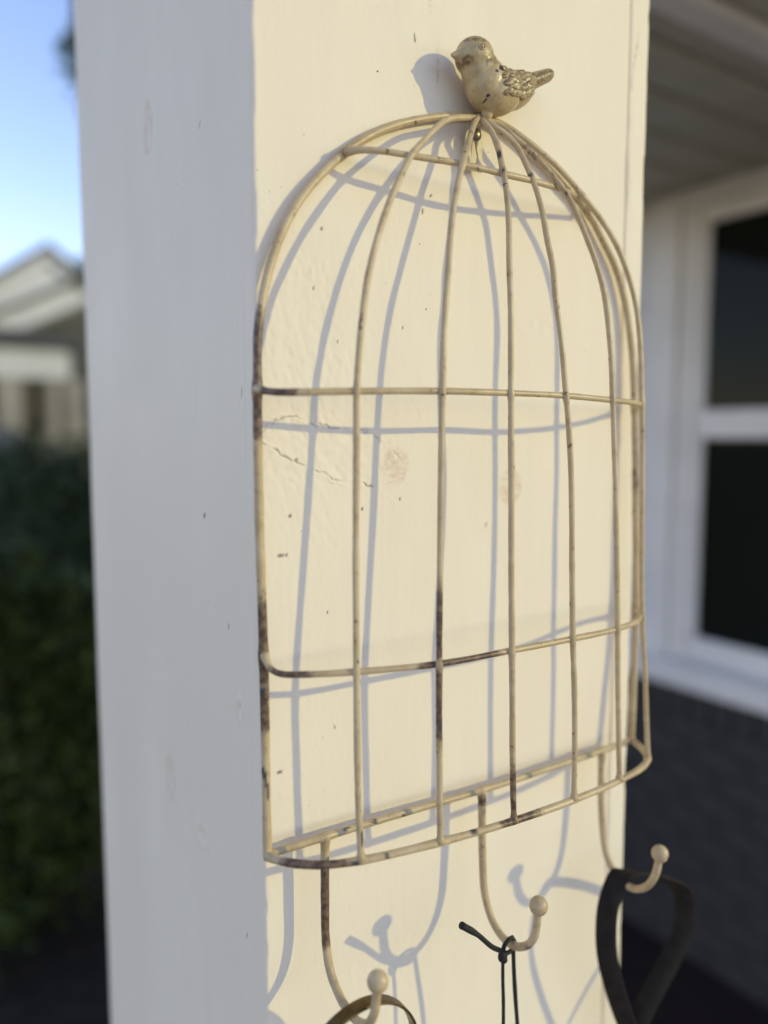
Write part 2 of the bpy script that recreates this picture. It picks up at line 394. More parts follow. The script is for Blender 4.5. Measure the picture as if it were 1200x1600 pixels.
def plain_h(u, v):
    z = v-ZC
    h = .00010*vnoise(u, z*.25, .011, 51)+.00006*vnoise(u, z*.08, .0035, 52); d = np.zeros(u.shape)
    k = np.exp(-((u-.4815-.0028*np.sin((z-.275)*90))/.0006)**2)*(np.abs(z-.272) < .022)
    return h-.0004*k, {'knot': k*.9, 'dirt': k*.25}
board('side_board', (0, YF+.0002, 0), (1, 0, 0), (0, -1, 0), axis_samples(.4763, XR, .002, [(0, 1, .0016)]),
      axis_samples(.14, 2.49, .002, [(ZC-.44, ZC+.36, .003)]), .4035, plain_h, post, M['post'], rnd=.0012)
box('back_board', (XL+.0165, .4760, YB-.016, YB-.001, .14, 2.49), M['post'], post)
box('base_trim', (XL-.016, XR+.016, YF-.016, YB+.016, .0, .139), M['post'], post, bev=.004)

# ------------------------------------------------------------------ the house with the porch
house = root('porch_house', (2.2, 1, 0), 'pale house with charcoal brick base and tall dark window under a boarded porch ceiling', 'house')
XW = 2.17
body = box('wall', (XW+.09, 8, -.45, 6, 0, 2.8), M['siding'], house)
up_ = box('upper_wall', (XW+.03, XW+.089, -.45, 6, ZC-.80, 2.6), M['siding'], house)
# lap siding either side of the window
for k in range(9):
    z0 = ZC-.79+k*.175
    prism('siding_board', [(XW+.012, z0), (XW+.029, z0), (XW+.029, z0+.18), (XW+.022, z0+.18)], 'y', 1.345, 6, M['siding'], up_)
    prism('siding_board', [(XW+.012, z0), (XW+.029, z0), (XW+.029, z0+.18), (XW+.022, z0+.18)], 'y', -.45, .02, M['siding'], up_)
low = box('brick_wall', (XW+.0085, XW+.089, -.45, 6, 0, ZC-.802), M['mortar'], house)
b0 = None
zrow = 0.0; row = 0
while zrow < ZC-.802-.125:
    for i in range(-1, 15):
        y0 = -.45+i*.215+(.1075 if row % 2 else 0)
        if y0 < -.451 or y0 > 2.6: continue
        jx = -.003*random.random()
        if b0 is None: b0 = box('brick', (XW+.006, XW+.03, 0, .205, 0, .064), M['brick'], low, bev=.003, origin=None); base = Vector((0, 0, 0))
        c = link_copy(b0, 'brick', (jx, y0, zrow), low)
    zrow += .0745; row += 1
bpy.data.objects.remove(b0)
r0 = box('brick', (XW-.012, XW+.03, 0, .066, ZC-.802-.112, ZC-.807), M['brick'], low, bev=.003)
for i in range(1, 44): link_copy(r0, 'brick', (-.002*random.random(), i*.0755, 0), low)
r0.location = (0, -.0, 0)
win = box('window', (XW+.036, XW+.05, .14, 1.19, ZC-.70, ZC+.70), M['white'], house)
box('casing', (XW-.012, XW+.028, 1.225, 1.33, ZC-.725, ZC+.765), M['white'], win, bev=.004)
box('casing', (XW-.012, XW+.028, .035, .115, ZC-.725, ZC+.765), M['white'], win, bev=.004)
box('head_casing', (XW-.010, XW+.028, .116, 1.224, ZC+.705, ZC+.765), M['white'], win, bev=.004)
box('window_frame', (XW+.004, XW+.035, 1.165, 1.224, ZC-.725, ZC+.704), M['white'], win, bev=.004)
box('window_frame', (XW+.004, XW+.035, .116, .165, ZC-.725, ZC+.704), M['white'], win, bev=.004)
box('sash', (XW+.012, XW+.034, .166, 1.164, ZC-.008, ZC+.08), M['white'], win, bev=.005)
box('sash', (XW+.012, XW+.034, .166, 1.164, ZC+.652, ZC+.704), M['white'], win, bev=.005)
box('sash', (XW+.012, XW+.034, .166, 1.164, ZC-.724, ZC-.645), M['white'], win, bev=.005)
for z0, z1 in ((ZC-.644, ZC-.009), (ZC+.081, ZC+.651)):
    box('sash', (XW+.013, XW+.034, 1.134, 1.164, z0, z1), M['white'], win, bev=.004)
    box('sash', (XW+.013, XW+.034, .166, .196, z0, z1), M['white'], win, bev=.004)
    box('pane', (XW+.026, XW+.032, .197, 1.133, z0, z1), M['glass'], win)
box('sill', (XW-.06, XW+.027, -.01, 1.6, ZC-.8, ZC-.726), M['white'], win, bev=.006)
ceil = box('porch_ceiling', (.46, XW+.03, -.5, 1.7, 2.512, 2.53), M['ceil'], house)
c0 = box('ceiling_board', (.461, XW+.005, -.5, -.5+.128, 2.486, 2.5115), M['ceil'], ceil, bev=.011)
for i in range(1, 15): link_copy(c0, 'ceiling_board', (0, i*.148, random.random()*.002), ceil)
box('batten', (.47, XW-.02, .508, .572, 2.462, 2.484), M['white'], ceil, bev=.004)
box('beam', (.16, .459, -.45, .45, 2.491, 2.66), M['white'], house)
prism('roof', [(.46, 2.67), (8.4, 2.81), (8.4, 2.95), (5.2, 4.1), (.46, 2.80)], 'y', -.5, 1.72, M['roof'], house)
prism('roof', [(1.9, 2.81), (8.4, 2.82), (8.4, 2.95), (5.2, 4.1), (1.9, 2.95)], 'y', 1.721, 6.3, M['roof'], house)

# ------------------------------------------------------------------ the birdcage rack
cage = root('birdcage_rack', (.326, 0, ZC-.2335), 'cream distressed wire birdcage rack with bird finial and three ball-tipped hooks on post', 'wall rack')
FR = [(0.173, 0.0, -0.2343), (0.1747, 0.0048, -0.1248), (0.1743, 0.0069, -0.0413), (0.1751, 0.0087, 0.0254), (0.1776, 0.0104, 0.0621), (0.1884, 0.0122, 0.1006), (0.2044, 0.0123, 0.1301), (0.2331, 0.0124, 0.1603), (0.2591, 0.0125, 0.1778), (0.2963, 0.0126, 0.1925), (0.3288, 0.0126, 0.1998), (0.3529, 0.0126, 0.1978), (0.3844, 0.0125, 0.185), (0.4089, 0.0125, 0.1709), (0.4315, 0.0124, 0.1559), (0.4452, 0.0124, 0.1415), (0.4616, 0.0123, 0.121), (0.4728, 0.012, 0.0958), (0.4783, 0.0108, 0.0699), (0.4815, 0.009, 0.0316), (0.4841, 0.0065, -0.0578), (0.4854, 0.0045, -0.137), (0.4799, 0.0, -0.2348)]
tube('frame', FR, .0026, M['cage'], cage,
     rust=[((.1750, .008, .037), (.008, .008, .034), .95), ((.1748, .008, .008), (.008, .008, .014), .7), ((.1745, .005, -.114), (.008, .008, .028), .95), ((.174, .003, -.152), (.008, .008, .022), .62), ((.483, .006, -.03), (.008, .008, .025), .5), ((.232, .01, .159), (.012, .006, .01), .4)],
     chips=[((.1718, -.0005, -.186), (.0010, .004, .0035)), ((.1726, -.001, -.191), (.0008, .004, .0035)), ((.1734, -.001, -.196), (.0009, .004, .0045)), ((.172, .002, -.141), (.002, .003, .003))],
     blobs=[((.1748, .008, .0252), .0032, .005), ((.1745, .005, -.1215), .0032, .005), ((.2317, .010, .159), .0033, .005), ((.4288, .010, .155), .0035, .006), ((.4807, .008, .022), .0035, .005), ((.4854, .0045, -.134), .0035, .006)])
tube('bottom_bar', [(.1735, 0, -.2335), (.2, 0, -.2338), (.26, .0002, -.2345), (.3293, 0, -.236), (.40, 0, -.2358), (.4795, 0, -.2343)], .0024, M['cage'], cage,
     rust=[((.27, 0, -.234), (.03, .006, .006), .35)], chips=[((.2235, -.002, -.2322), (.0018, .002, .001)), ((.243, -.002, -.2332), (.002, .002, .0012))],
     blobs=[((.2098, 0, -.2335), .0030, .004), ((.3293, 0, -.236), .003, .004), ((.446, 0, -.235), .003, .004)])
HB = [(.1726, -.0005, -.2340), (.1752, -.008, -.2336), (.1800, -.0155, -.2333), (.1921, -.0264, -.233), (.2131, -.0352, -.2327), (.262, -.0438, -.2325), (.3134, -.0482, -.2325), (.3646, -.0487, -.2325), (.411, -.0455, -.2327), (.4397, -.0405, -.2328), (.4575, -.0325, -.233), (.4700, -.0185, -.2335), (.4800, -.001, -.2343)]
tube('hoop', HB, .0023, M['cage'], cage,
     rust=[((.190, -.024, -.233), (.022, .018, .008), .95), ((.318, -.048, -.2325), (.022, .008, .008), .7), ((.42, -.044, -.2325), (.03, .01, .01), .42)],
     chips=[((.2085, -.0365, -.2335), (.0022, .003, .003)), ((.2265, -.0400, -.2318), (.0016, .003, .0014)), ((.283, -.047, -.231), (.002, .003, .001))],
     blobs=[((.2131, -.0352, -.2327), .0026, .003), ((.262, -.0438, -.2325), .0026, .003), ((.3134, -.0482, -.2325), .0025, .003), ((.3646, -.0487, -.2325), .0025, .003), ((.1726, 0, -.234), .003, .005), ((.4590, -.032, -.233), .0028, .004)])
HL = [(.1746, .0042, -.1195), (.1752, -.002, -.1262), (.1782, -.0090, -.1282), (.187, -.0165, -.1282), (.2130, -.0285, -.128), (.2600, -.0425, -.1277), (.311, -.0455, -.1272), (.362, -.0447, -.1278), (.4075, -.0417, -.1284), (.4375, -.0345, -.1283), (.4531, -.0252, -.1277), (.470, -.011, -.129), (.4850, .0035, -.134)]
tube('hoop', HL, .0019, M['cage'], cage, rust=[((.183, -.012, -.128), (.016, .012, .008), .85), ((.275, -.044, -.1275), (.034, .006, .006), .92)],
     blobs=[((.1746, .0042, -.121), .0028, .004), ((.4850, .0035, -.134), .0030, .005)])
HM = [(.1748, .0075, .0252), (.1752, -.002, .0236), (.1785, -.0120, .0226), (.1886, -.0195, .0226), (.216, -.0255, .0236), (.2649, -.0352, .0247), (.3127, -.0387, .0249), (.3604, -.0368, .0248), (.4036, -.0358, .0232), (.4330, -.0300, .0224), (.4489, -.0230, .0217), (.465, -.011, .021), (.4803, .0072, .0210)]
tube('hoop', HM, .0019, M['cage'], cage, rust=[((.178, -.01, .0235), (.016, .012, .008), .95), ((.235, -.028, .024), (.02, .01, .006), .32)],
     blobs=[((.1748, .006, .0252), .003, .005), ((.4803, .007, .021), .0030, .005)])
HU = [(.2312, .0095, .1590), (.2370, .003, .1592), (.2480, -.0050, .1582), (.2648, -.0098, .1574), (.2946, -.0143, .1574), (.3239, -.0172, .1563), (.3478, -.0174, .1563), (.3733, -.0140, .1570), (.3960, -.0085, .1575), (.414, -.002, .1575), (.4285, .0095, .1555)]
tube('hoop', HU, .0019, M['cage'], cage, rust=[((.24, -.004, .157), (.02, .01, .006), .4)], blobs=[((.2312, .0095, .159), .003, .004)])
WR = {
    1: [(0.2128, -0.0354, -0.232), (0.2122, -0.0338, -0.1984), (0.2126, -0.032, -0.1629), (0.2134, -0.0303, -0.128), (0.2139, -0.0291, -0.0751), (0.2145, -0.0284, -0.0406), (0.2155, -0.0277, -0.0064), (0.216, -0.027, 0.023), (0.2175, -0.0266, 0.0421), (0.2211, -0.0253, 0.0648), (0.2258, -0.0236, 0.0855), (0.2325, -0.0215, 0.1047), (0.2407, -0.0189, 0.1232), (0.2507, -0.0159, 0.1408), (0.2612, -0.0125, 0.1566), (0.2699, -0.0102, 0.1656), (0.2825, -0.0066, 0.1773), (0.2922, -0.0036, 0.1846), (0.3054, -0.0008, 0.1897), (0.3197, 0.004, 0.1943)],
    2: [(0.2605, -0.0445, -0.2321), (0.2591, -0.0445, -0.1688), (0.2588, -0.0445, -0.1272), (0.2616, -0.0411, -0.0599), (0.264, -0.0385, -0.0067), (0.2653, -0.037, 0.024), (0.2667, -0.036, 0.0496), (0.2702, -0.0335, 0.0776), (0.2757, -0.0294, 0.1064), (0.2814, -0.0253, 0.1279), (0.2873, -0.0217, 0.1431), (0.2943, -0.0175, 0.1579), (0.3053, -0.0102, 0.1769), (0.3123, -0.0051, 0.1861), (0.3227, 0.004, 0.195)],
    3: [(0.3131, -0.0488, -0.2323), (0.3113, -0.0484, -0.1788), (0.3101, -0.0479, -0.127), (0.3107, -0.0457, -0.0821), (0.312, -0.0429, -0.0257), (0.3127, -0.0405, 0.0249), (0.3142, -0.0379, 0.067), (0.3162, -0.0338, 0.0973), (0.3198, -0.0287, 0.1239), (0.3219, -0.0243, 0.1417), (0.3229, -0.0207, 0.1538), (0.323, -0.0181, 0.1611), (0.3239, -0.0135, 0.1726), (0.3235, -0.0079, 0.1831), (0.3218, -0.0045, 0.1879), (0.3253, 0.004, 0.1947)],
    4: [(0.3644, -0.0492, -0.2319), (0.3646, -0.0477, -0.1737), (0.3626, -0.0465, -0.1276), (0.3631, -0.0439, -0.0795), (0.3637, -0.0413, -0.0294), (0.3618, -0.0393, 0.0091), (0.3598, -0.0385, 0.0256), (0.3566, -0.0369, 0.0574), (0.3539, -0.0339, 0.0852), (0.3538, -0.0314, 0.102), (0.3516, -0.0282, 0.1195), (0.3505, -0.0239, 0.1385), (0.348, -0.0194, 0.1544), (0.3452, -0.0159, 0.1647), (0.3424, -0.0113, 0.1757), (0.3367, -0.0069, 0.1838), (0.329, -0.0032, 0.1891), (0.3274, 0.004, 0.1952)],
    5: [(0.412, -0.0455, -0.2324), (0.41, -0.0443, -0.1836), (0.4085, -0.043, -0.1284), (0.4073, -0.0406, -0.0625), (0.4054, -0.0387, -0.01), (0.4035, -0.0375, 0.0244), (0.402, -0.0362, 0.0539), (0.3998, -0.0327, 0.0878), (0.3949, -0.0294, 0.1086), (0.3888, -0.0263, 0.1248), (0.3831, -0.0231, 0.1389), (0.3774, -0.02, 0.1506), (0.3711, -0.0176, 0.1584), (0.365, -0.0152, 0.1653), (0.3552, -0.0114, 0.1746), (0.3435, -0.0065, 0.1842), (0.3366, 0.0019, 0.1934), (0.3284, 0.004, 0.1954)],
    6: [(0.4583, -0.032, -0.2332), (0.4561, -0.0292, -0.1736), (0.4528, -0.0268, -0.1175), (0.451, -0.0258, -0.0534), (0.4504, -0.025, -0.0084), (0.4489, -0.0245, 0.0217), (0.4463, -0.0225, 0.072), (0.4408, -0.02, 0.0998), (0.4303, -0.017, 0.1238), (0.4164, -0.0141, 0.1418), (0.3996, -0.0111, 0.1572), (0.3832, -0.0076, 0.171), (0.3703, -0.0049, 0.1797), (0.3565, -0.0017, 0.1874), (0.3426, 0.004, 0.1953), (0.3289, 0.004, 0.1955)]}
RU = {1: [], 2: [((.2588, -.0445, -.105), (.006, .006, .028), .72), ((.2588, -.0445, -.15), (.006, .006, .022), 1.)], 3: [((.3125, -.0488, -.215), (.006, .006, .03), .62)], 4: [], 5: [((.35, -.014, .175), (.02, .01, .01), .5)], 6: []}
CH = {1: [((.2128, -.037, -.2195), (.0012, .004, .0045))], 2: [((.2590, -.046, -.163), (.0012, .004, .004))], 3: [((.3212, -.0185, .1680), (.0018, .004, .0032)), ((.3206, -.0225, .1570), (.002, .003, .0014))],
      4: [((.3448, -.021, .1585), (.0015, .003, .0012))], 5: [((.3585, -.017, .168), (.0035, .002, .0025)), ((.3640, -.019, .1625), (.004, .002, .003)), ((.3735, -.022, .1525), (.0018, .003, .0016))], 6: []}
for k in WR:
    tube('wire', WR[k], .00186, M['cage'], cage, rust=RU[k], chips=CH[k], wob=.00010, jit=.07,
         blobs=[(WR[k][0], .0029, .003)]+[(tuple(np.array(min(spline(WR[k], .001), key=lambda p: abs(p[2]-z_)))+[0, .0012, 0]), .0025, .0024) for z_ in (-.128, .0238, .1573)])
# hooks, each with a ball at its tip
def hook(P, rust):
    h = tube('hook', P, .0026, M['cage'], cage, rust=rust, blobs=[(P[0], .0036, .004)], step=.0018)
    c = np.array(P[-1])+[0, -.0004, .0035+ZC]
    V, F = ball_vf(c, (.0058, .0058, .0061)); mesh('ball', V, F, M['cage'], h, True, {'rust': np.full(len(V), .12), 'chip': np.zeros(len(V))})
hook([(.2098, 0, -.2335), (.2098, .0006, -.252), (.2098, .0008, -.275), (.2098, .0002, -.298), (.2098, -.0048, -.3145), (.2098, -.0135, -.3222), (.2098, -.0245, -.3262), (.2098, -.0370, -.3255), (.2098, -.0475, -.3195), (.2098, -.0538, -.3085), (.2098, -.0566, -.2925)],
     [((.2098, 0, -.272), (.006, .006, .028), 1.), ((.2098, 0, -.295), (.006, .006, .012), .6), ((.2098, -.05, -.31), (.006, .01, .01), .35)])
hook([(.3293, 0, -.236), (.3293, -.0004, -.258), (.3293, -.0014, -.282), (.3293, -.0042, -.307), (.3293, -.0110, -.3205), (.3293, -.0200, -.3270), (.3293, -.0320, -.3278), (.3293, -.0440, -.3215), (.3293, -.0515, -.3110), (.3293, -.0543, -.2925)],
     [((.3293, 0, -.243), (.006, .006, .006), .7), ((.3293, -.045, -.32), (.006, .01, .006), .5)])
hook([(.446, 0, -.235), (.446, -.0006, -.262), (.446, -.0018, -.284), (.446, -.0060, -.310), (.446, -.0120, -.3205), (.446, -.0210, -.3268), (.446, -.0330, -.3276), (.446, -.0440, -.3205), (.446, -.0510, -.3085), (.446, -.0540, -.2945)], [((.446, 0, -.285), (.006, .006, .03), .4)])
# keyhole hanger plate
prism('hanger_plate', [(.3195, .1665+ZC), (.3330, .1665+ZC), (.3330, .186+ZC), (.3310, .194+ZC), (.3283, .194+ZC), (.3283, .181+ZC), (.3296, .1765+ZC), (.3293, .1725+ZC), (.3272, .1705+ZC), (.3250, .1712+ZC), (.3240, .175+ZC), (.3250, .181+ZC), (.3250, .194+ZC), (.3215, .194+ZC), (.3195, .186+ZC)], 'y', .0118, .0132, M['plate'], cage)
V, F = tube_vf(np.array([(.3230, .0035, .1945+ZC), (.3250, .0080, .1945+ZC), (.3262, .0125, .192+ZC)]), .0028, 10, jit=0); mesh('hanger_lug', V, F, M['plate'], cage, True)
scr = root('mounting_screw', (.3266, YF, .1876+ZC), 'dark round-headed screw in the keyhole plate under the bird finial', 'screw')
V, F = tube_vf(np.array([(.3266, y, .1876+ZC) for y in (.0174, .015, .012, .0105)]), .0016, 10, jit=0); mesh('shank', V, F, M['steel'], scr, True)
V, F = ball_vf((.3266, .0102, .1876+ZC), (.0038, .0022, .0038)); mesh('head', V, F, M['steel'], scr, True)

# ------------------------------------------------------------------ the cast bird (one body, with wings, eyes, tail feathers)
def ell_bm(bm, c, r, ry=0., rz=0.):
    rot = Matrix.Rotation(rz, 4, 'Z') @ Matrix.Rotation(ry, 4, 'Y')
    bmesh.ops.create_icosphere(bm, subdivisions=4, radius=1, matrix=Matrix.Translation(c) @ rot @ Matrix.Diagonal((*r, 1)))
bm = bmesh.new(); Z = ZC
ell_bm(bm, (.3335, 0, .2105+Z), (.0178, .0142, .0134), R(-14))           # belly
ell_bm(bm, (.3255, 0, .2140+Z), (.0136, .0130, .0150))                   # chest
ell_bm(bm, (.3465, 0, .2148+Z), (.0168, .0120, .0114), R(-26))           # rump
ell_bm(bm, (.3205, 0, .2205+Z), (.0116, .0112, .0125), R(20))            # neck
ell_bm(bm, (.3160, 0, .2270+Z), (.0122, .0116, .0112))                   # head
ell_bm(bm, (.3095, 0, .2252+Z), (.0072, .0068, .0062), R(8))             # face
ell_bm(bm, (.3275, .001, .1980+Z), (.0038, .0035, .0050))               # foot lug
def cone(bm, a, b, ra, rb, n=16):
    a, b = Vector(a), Vector(b); q = (b-a).to_track_quat('Z', 'Y').to_matrix().to_4x4()
    bmesh.ops.create_cone(bm, cap_ends=True, segments=n, radius1=ra, radius2=rb, depth=(b-a).length, matrix=Matrix.Translation((a+b)/2) @ q)
cone(bm, (.3075, 0, .2258+Z), (.2993, 0, .2243+Z), .0052, .0013)
bmesh.ops.create_icosphere(bm, subdivisions=2, radius=.0014, matrix=Matrix.Translation((.2994, 0, .2243+Z)))
# tail: flat tapering paddle with rounded end
for i in range(9):
    t = i/8; ell_bm(bm, (.353+.0215*t, 0, .2195+.0105*t+Z), (.0042, .0080-.0008*t, .0058-.0016*t), R(-27))
bmt = bpy.data.meshes.new('t'); bm.to_mesh(bmt); bm.free()
to = bpy.data.objects.new('t', bmt); COL.objects.link(to)
rm = to.modifiers.new('r', 'REMESH'); rm.mode = 'VOXEL'; rm.voxel_size = .00042
sm = to.modifiers.new('s', 'SMOOTH'); sm.factor = .5; sm.iterations = 14
bpy.context.view_layer.update()
dg = bpy.context.evaluated_depsgraph_get(); em = bpy.data.meshes.new_from_object(to.evaluated_get(dg))
BV = np.empty(len(em.vertices)*3); em.vertices.foreach_get('co', BV); BV = BV.reshape(-1, 3)
BF = [tuple(p.vertices) for p in em.polygons]
bpy.data.objects.remove(to)
tree_ = BVHTree.FromPolygons([Vector(p) for p in BV], BF)
x, y, z = BV[:, 0], BV[:, 1], BV[:, 2]-ZC
BV[:, 2] += 0
pat = np.full(len(BV), .12)
pat = np.maximum(pat, np.clip((z-.2300)/.005, 0, 1)*(x < .335)*.9)                    # crown
pat = np.maximum(pat, .62*np.exp(-((x-.3205)/.007)**2-((z-.2235)/.0045)**2)*(y < 0))   # cheek and throat
pat = np.maximum(pat, .62*np.exp(-((x-.307)/.005)**2-((z-.2215)/.0028)**2))          # under the beak
pat = np.maximum(pat, .60*np.clip((x-.352)/.008, 0, 1))                                # tail
pat = np.maximum(pat, .45*np.exp(-((z-.2265)/.004)**2)*(x > .330)*(x < .352))
chp = np.zeros(len(BV))
for c, r in (((.3275, .2195), (.0016, .0017)), ((.3262, .2187), (.0010, .0010)), ((.3232, .2165), (.0012, .0008)), ((.3205, .2035), (.0010, .0007)), ((.3205, .2015), (.0005, .0009))):
    chp = np.maximum(chp, np.clip((1.3-ell(x, z, c, r))*2.5, 0, 1)*(y < .002))
bird = mesh('bird', BV, BF, M['bird'], cage, True, {'patina': pat, 'chip': chp})
def feather(V, F, x, z, L, Wd, ang, sgn, T=.0008, lift=.12):
    hit = tree_.ray_cast(Vector((x, .2*sgn, z+ZC)), Vector((0, -sgn, 0)))
    if hit[0] is None: return
    p, nrm = hit[0], hit[1]
    if nrm.y*sgn < 0: nrm = -nrm
    d = Vector((math.cos(ang), 0, math.sin(ang))); d = (d-nrm*d.dot(nrm)).normalized(); s = nrm.cross(d)
    d = (d+nrm*lift).normalized(); nn = d.cross(s) * (1 if d.cross(s).dot(nrm) > 0 else -1)
    q = Matrix((d*L, s*Wd, nn*T)).transposed()
    v, f = ball_vf(np.array(p+nrm*.0004), (1, 1, 1), 10, 6, q); n = len(V); V += v; F += [tuple(i+n for i in g) for g in f]
for sgn in (-1, 1):
    V, F = [], []
    for row_ in range(5):
        n_ = (4, 5, 5, 5, 4)[row_]
        for i in range(n_):
            xx = .3295+.0042*row_+.0012*abs(i-n_/2); zz = .2040+.0010*row_+(i+.5)/n_*(.0185-.0010*row_)
            feather(V, F, xx+random.uniform(-.0004, .0004), zz, .0036+.0004*row_, .0020, R(24+random.uniform(-8, 8)), sgn, .0008, .16)
    for i in range(5): feather(V, F, .3505+.0006*i, .2095+.0026*i, .0068, .0016, R(32), sgn, .0010, .05)
    ang_ = np.array(V); pa_ = np.clip(.5+.35*np.random.default_rng(4).normal(0, 1, len(ang_)), .2, 1)*.8
    mesh('wing', V, F, M['bird'], bird, True, {'patina': pa_, 'chip': np.zeros(len(V))})
for sgn in (-1, 1):
    hit = tree_.ray_cast(Vector((.3128, .2*sgn, .2285+ZC)), Vector((0, -sgn, 0))); p, nrm = hit[0], hit[1]
    if nrm.y*sgn < 0: nrm = -nrm
    t1 = nrm.orthogonal().normalized(); t2 = nrm.cross(t1)
    cc = [np.array(p+(t1*math.cos(a)+t2*math.sin(a))*.0019) for a in np.linspace(0, 2*math.pi, 20)]
    V, F = tube_vf(np.array(cc), .00042, 8, jit=0); v2, f2 = ball_vf(np.array(p-nrm*.0002), (.0013,)*3, 14, 10); n = len(V)
    V = list(V)+list(v2); F = F+[tuple(i+n for i in g) for g in f2]
    mesh('eye', V, F, M['bird'], bird, True, {'patina': np.full(len(V), .25), 'chip': np.zeros(len(V))})

# ------------------------------------------------------------------ things hanging on the hooks
def ribbon(name, P, width, thick, mat, parent=None, wdir=(0, 1, 0), step=.003, twist=None, prof=None, origin=None, closed=False):
    P = spline(zup(P), step); T = np.gradient(P, axis=0); T /= np.linalg.norm(T, axis=1)[:, None]
    wd = np.tile(np.array(wdir, float), (len(P), 1))
    if twist is not None:
        s = np.linspace(0, 1, len(P)); a = np.interp(s, [t for t, _ in twist], [q for _, q in twist])
        n0 = np.cross(T, wd); wd = wd*np.cos(a)[:, None]+n0*np.sin(a)[:, None]
    wd -= T*np.einsum('ij,ij->i', T, wd)[:, None]; wd /= np.linalg.norm(wd, axis=1)[:, None]
    nn = np.cross(T, wd)
    prof = prof or [(-.5, -.3), (-.46, -.5), (.46, -.5), (.5, -.3), (.5, .3), (.46, .5), (-.46, .5), (-.5, .3)]
    k = len(prof); V = np.concatenate([[p+wd[i]*a*width+nn[i]*b*thick for a, b in prof] for i, p in enumerate(P)])
    n = len(P); F = [(i*k+j, i*k+(j+1) % k, (i+1)*k+(j+1) % k, (i+1)*k+j) for i in range(n-1) for j in range(k)]
    if closed: F += [((n-1)*k+j, (n-1)*k+(j+1) % k, (j+1) % k, j) for j in range(k)]
    else: F += [tuple(range(k-1, -1, -1)), tuple((n-1)*k+j for j in range(k))]
    o = mesh(name, V, F, mat, parent, True, origin=origin); return o
ring_pts = [(.204+.042*math.sin(a), -.0450+.004*math.sin(a), -.3510+.042*math.cos(a)) for a in np.linspace(0, 2*math.pi, 49)[:-1]]
rp = [(-.5, -.35), (-.44, -.5), (.44, -.5), (.5, -.35), (.5, .3), (.40, .5), (.26, .36), (.13, .5), (0, .36), (-.13, .5), (-.26, .36), (-.40, .5), (-.5, .3)]
o = ribbon('metal_hoop', ring_pts, .0085, .0016, M['brass'], None, step=.0012, prof=rp, origin=(.204, -.045, ZC-.393), closed=True)
finish(o, 'ridged olive-brass hoop hanging on the nearest ball-tipped hook', 'hoop')
cord = root('cord', (.3293, -.03, ZC-.62), 'thin black knotted cord with stubby tail looped over the middle hook', 'cord')
tube('tail', [(.3195, -.034, -.3275), (.310, -.0345, -.3205), (.297, -.035, -.3070), (.2845, -.035, -.2965)], .0016, M['cord'], cord, scale=None, jit=.08,
     blobs=[((.2845, -.035, -.2965), .0023, .007), ((.291, -.035, -.302), .0022, .006)])
th = np.linspace(0, 2*np.pi*1.02, 26)
tube('loop', [(.3200, -.0330, -.3290), (.3225, -.0322, -.3248), (.3265, -.0315, -.3232), (.3302, -.0308, -.3236), (.3324, -.0304, -.3270), (.3326, -.0304, -.3300), (.3300, -.0308, -.3322), (.3255, -.0318, -.3318), (.3205, -.033, -.3302)], .0014, M['cord'], cord, jit=.05)
V, F = [], []
for c, r, q in (((0, 0, 0), (.0033, .0028, .0042), .3), ((.0006, -.0008, -.0024), (.0023, .0020, .0024), -.4), ((-.0008, -.0006, .0016), (.0022, .002, .002), .7)):
    v, f = ball_vf(np.array((.3188, -.0345, -.3298+ZC))+np.array(c), r, 14, 10, Matrix.Rotation(q, 3, 'Y')); n = len(V); V += list(v); F += [tuple(i+n for i in g) for g in f]
mesh('knot', V, F, M['cord'], cord, True)
tube('strand', [(.3190, -.0345, -.3320), (.3196, -.034, -.345), (.3205, -.034, -.365), (.3208, -.034, -.40), (.322, -.032, -.48), (.3255, -.03, -.60)], .00115, M['cord'], cord, jit=.09)
tube('strand', [(.3318, -.030, -.3280), (.3335, -.029, -.345), (.3365, -.028, -.37), (.3395, -.028, -.40), (.341, -.029, -.48), (.3265, -.03, -.60)], .0014, M['cord'], cord, jit=.06)
strap = root('strap', (0.4714, -.022, ZC-.8), 'wide dark leather strap looped over the farthest hook beside the post edge', 'strap')
ribbon('loop', [(0.4665, -0.0215, -0.4633), (0.4545, -0.0215, -0.4395), (0.4420, -0.0215, -0.4093), (0.4335, -0.0215, -0.3820), (0.4312, -0.0215, -0.360), (0.4328, -0.0215, -0.3430), (0.4385, -0.0215, -0.3300), (0.446, -0.0215, -0.3226), (0.4530, -0.0215, -0.3232), (0.472, -0.0215, -0.3300), (0.5024, -0.0215, -0.3457), (0.5173, -0.0215, -0.357), (0.5238, -0.0215, -0.3699), (0.5235, -0.0215, -0.3925), (0.5116, -0.0215, -0.4098), (0.4936, -0.0215, -0.4269), (0.4733, -0.0215, -0.4477), (0.4664, -0.0215, -0.4606)],
       .0150, .0022, M['strap'], strap, wdir=(-.62, .78, 0))
ribbon('lead', [(0.4654, -.0215, -0.4566), (0.4704, -.022, -.52), (0.4714, -.022, -.65), (0.4714, -.022, -.8)], .0185, .0042, M['strap'], strap, wdir=(-.62, .78, 0))

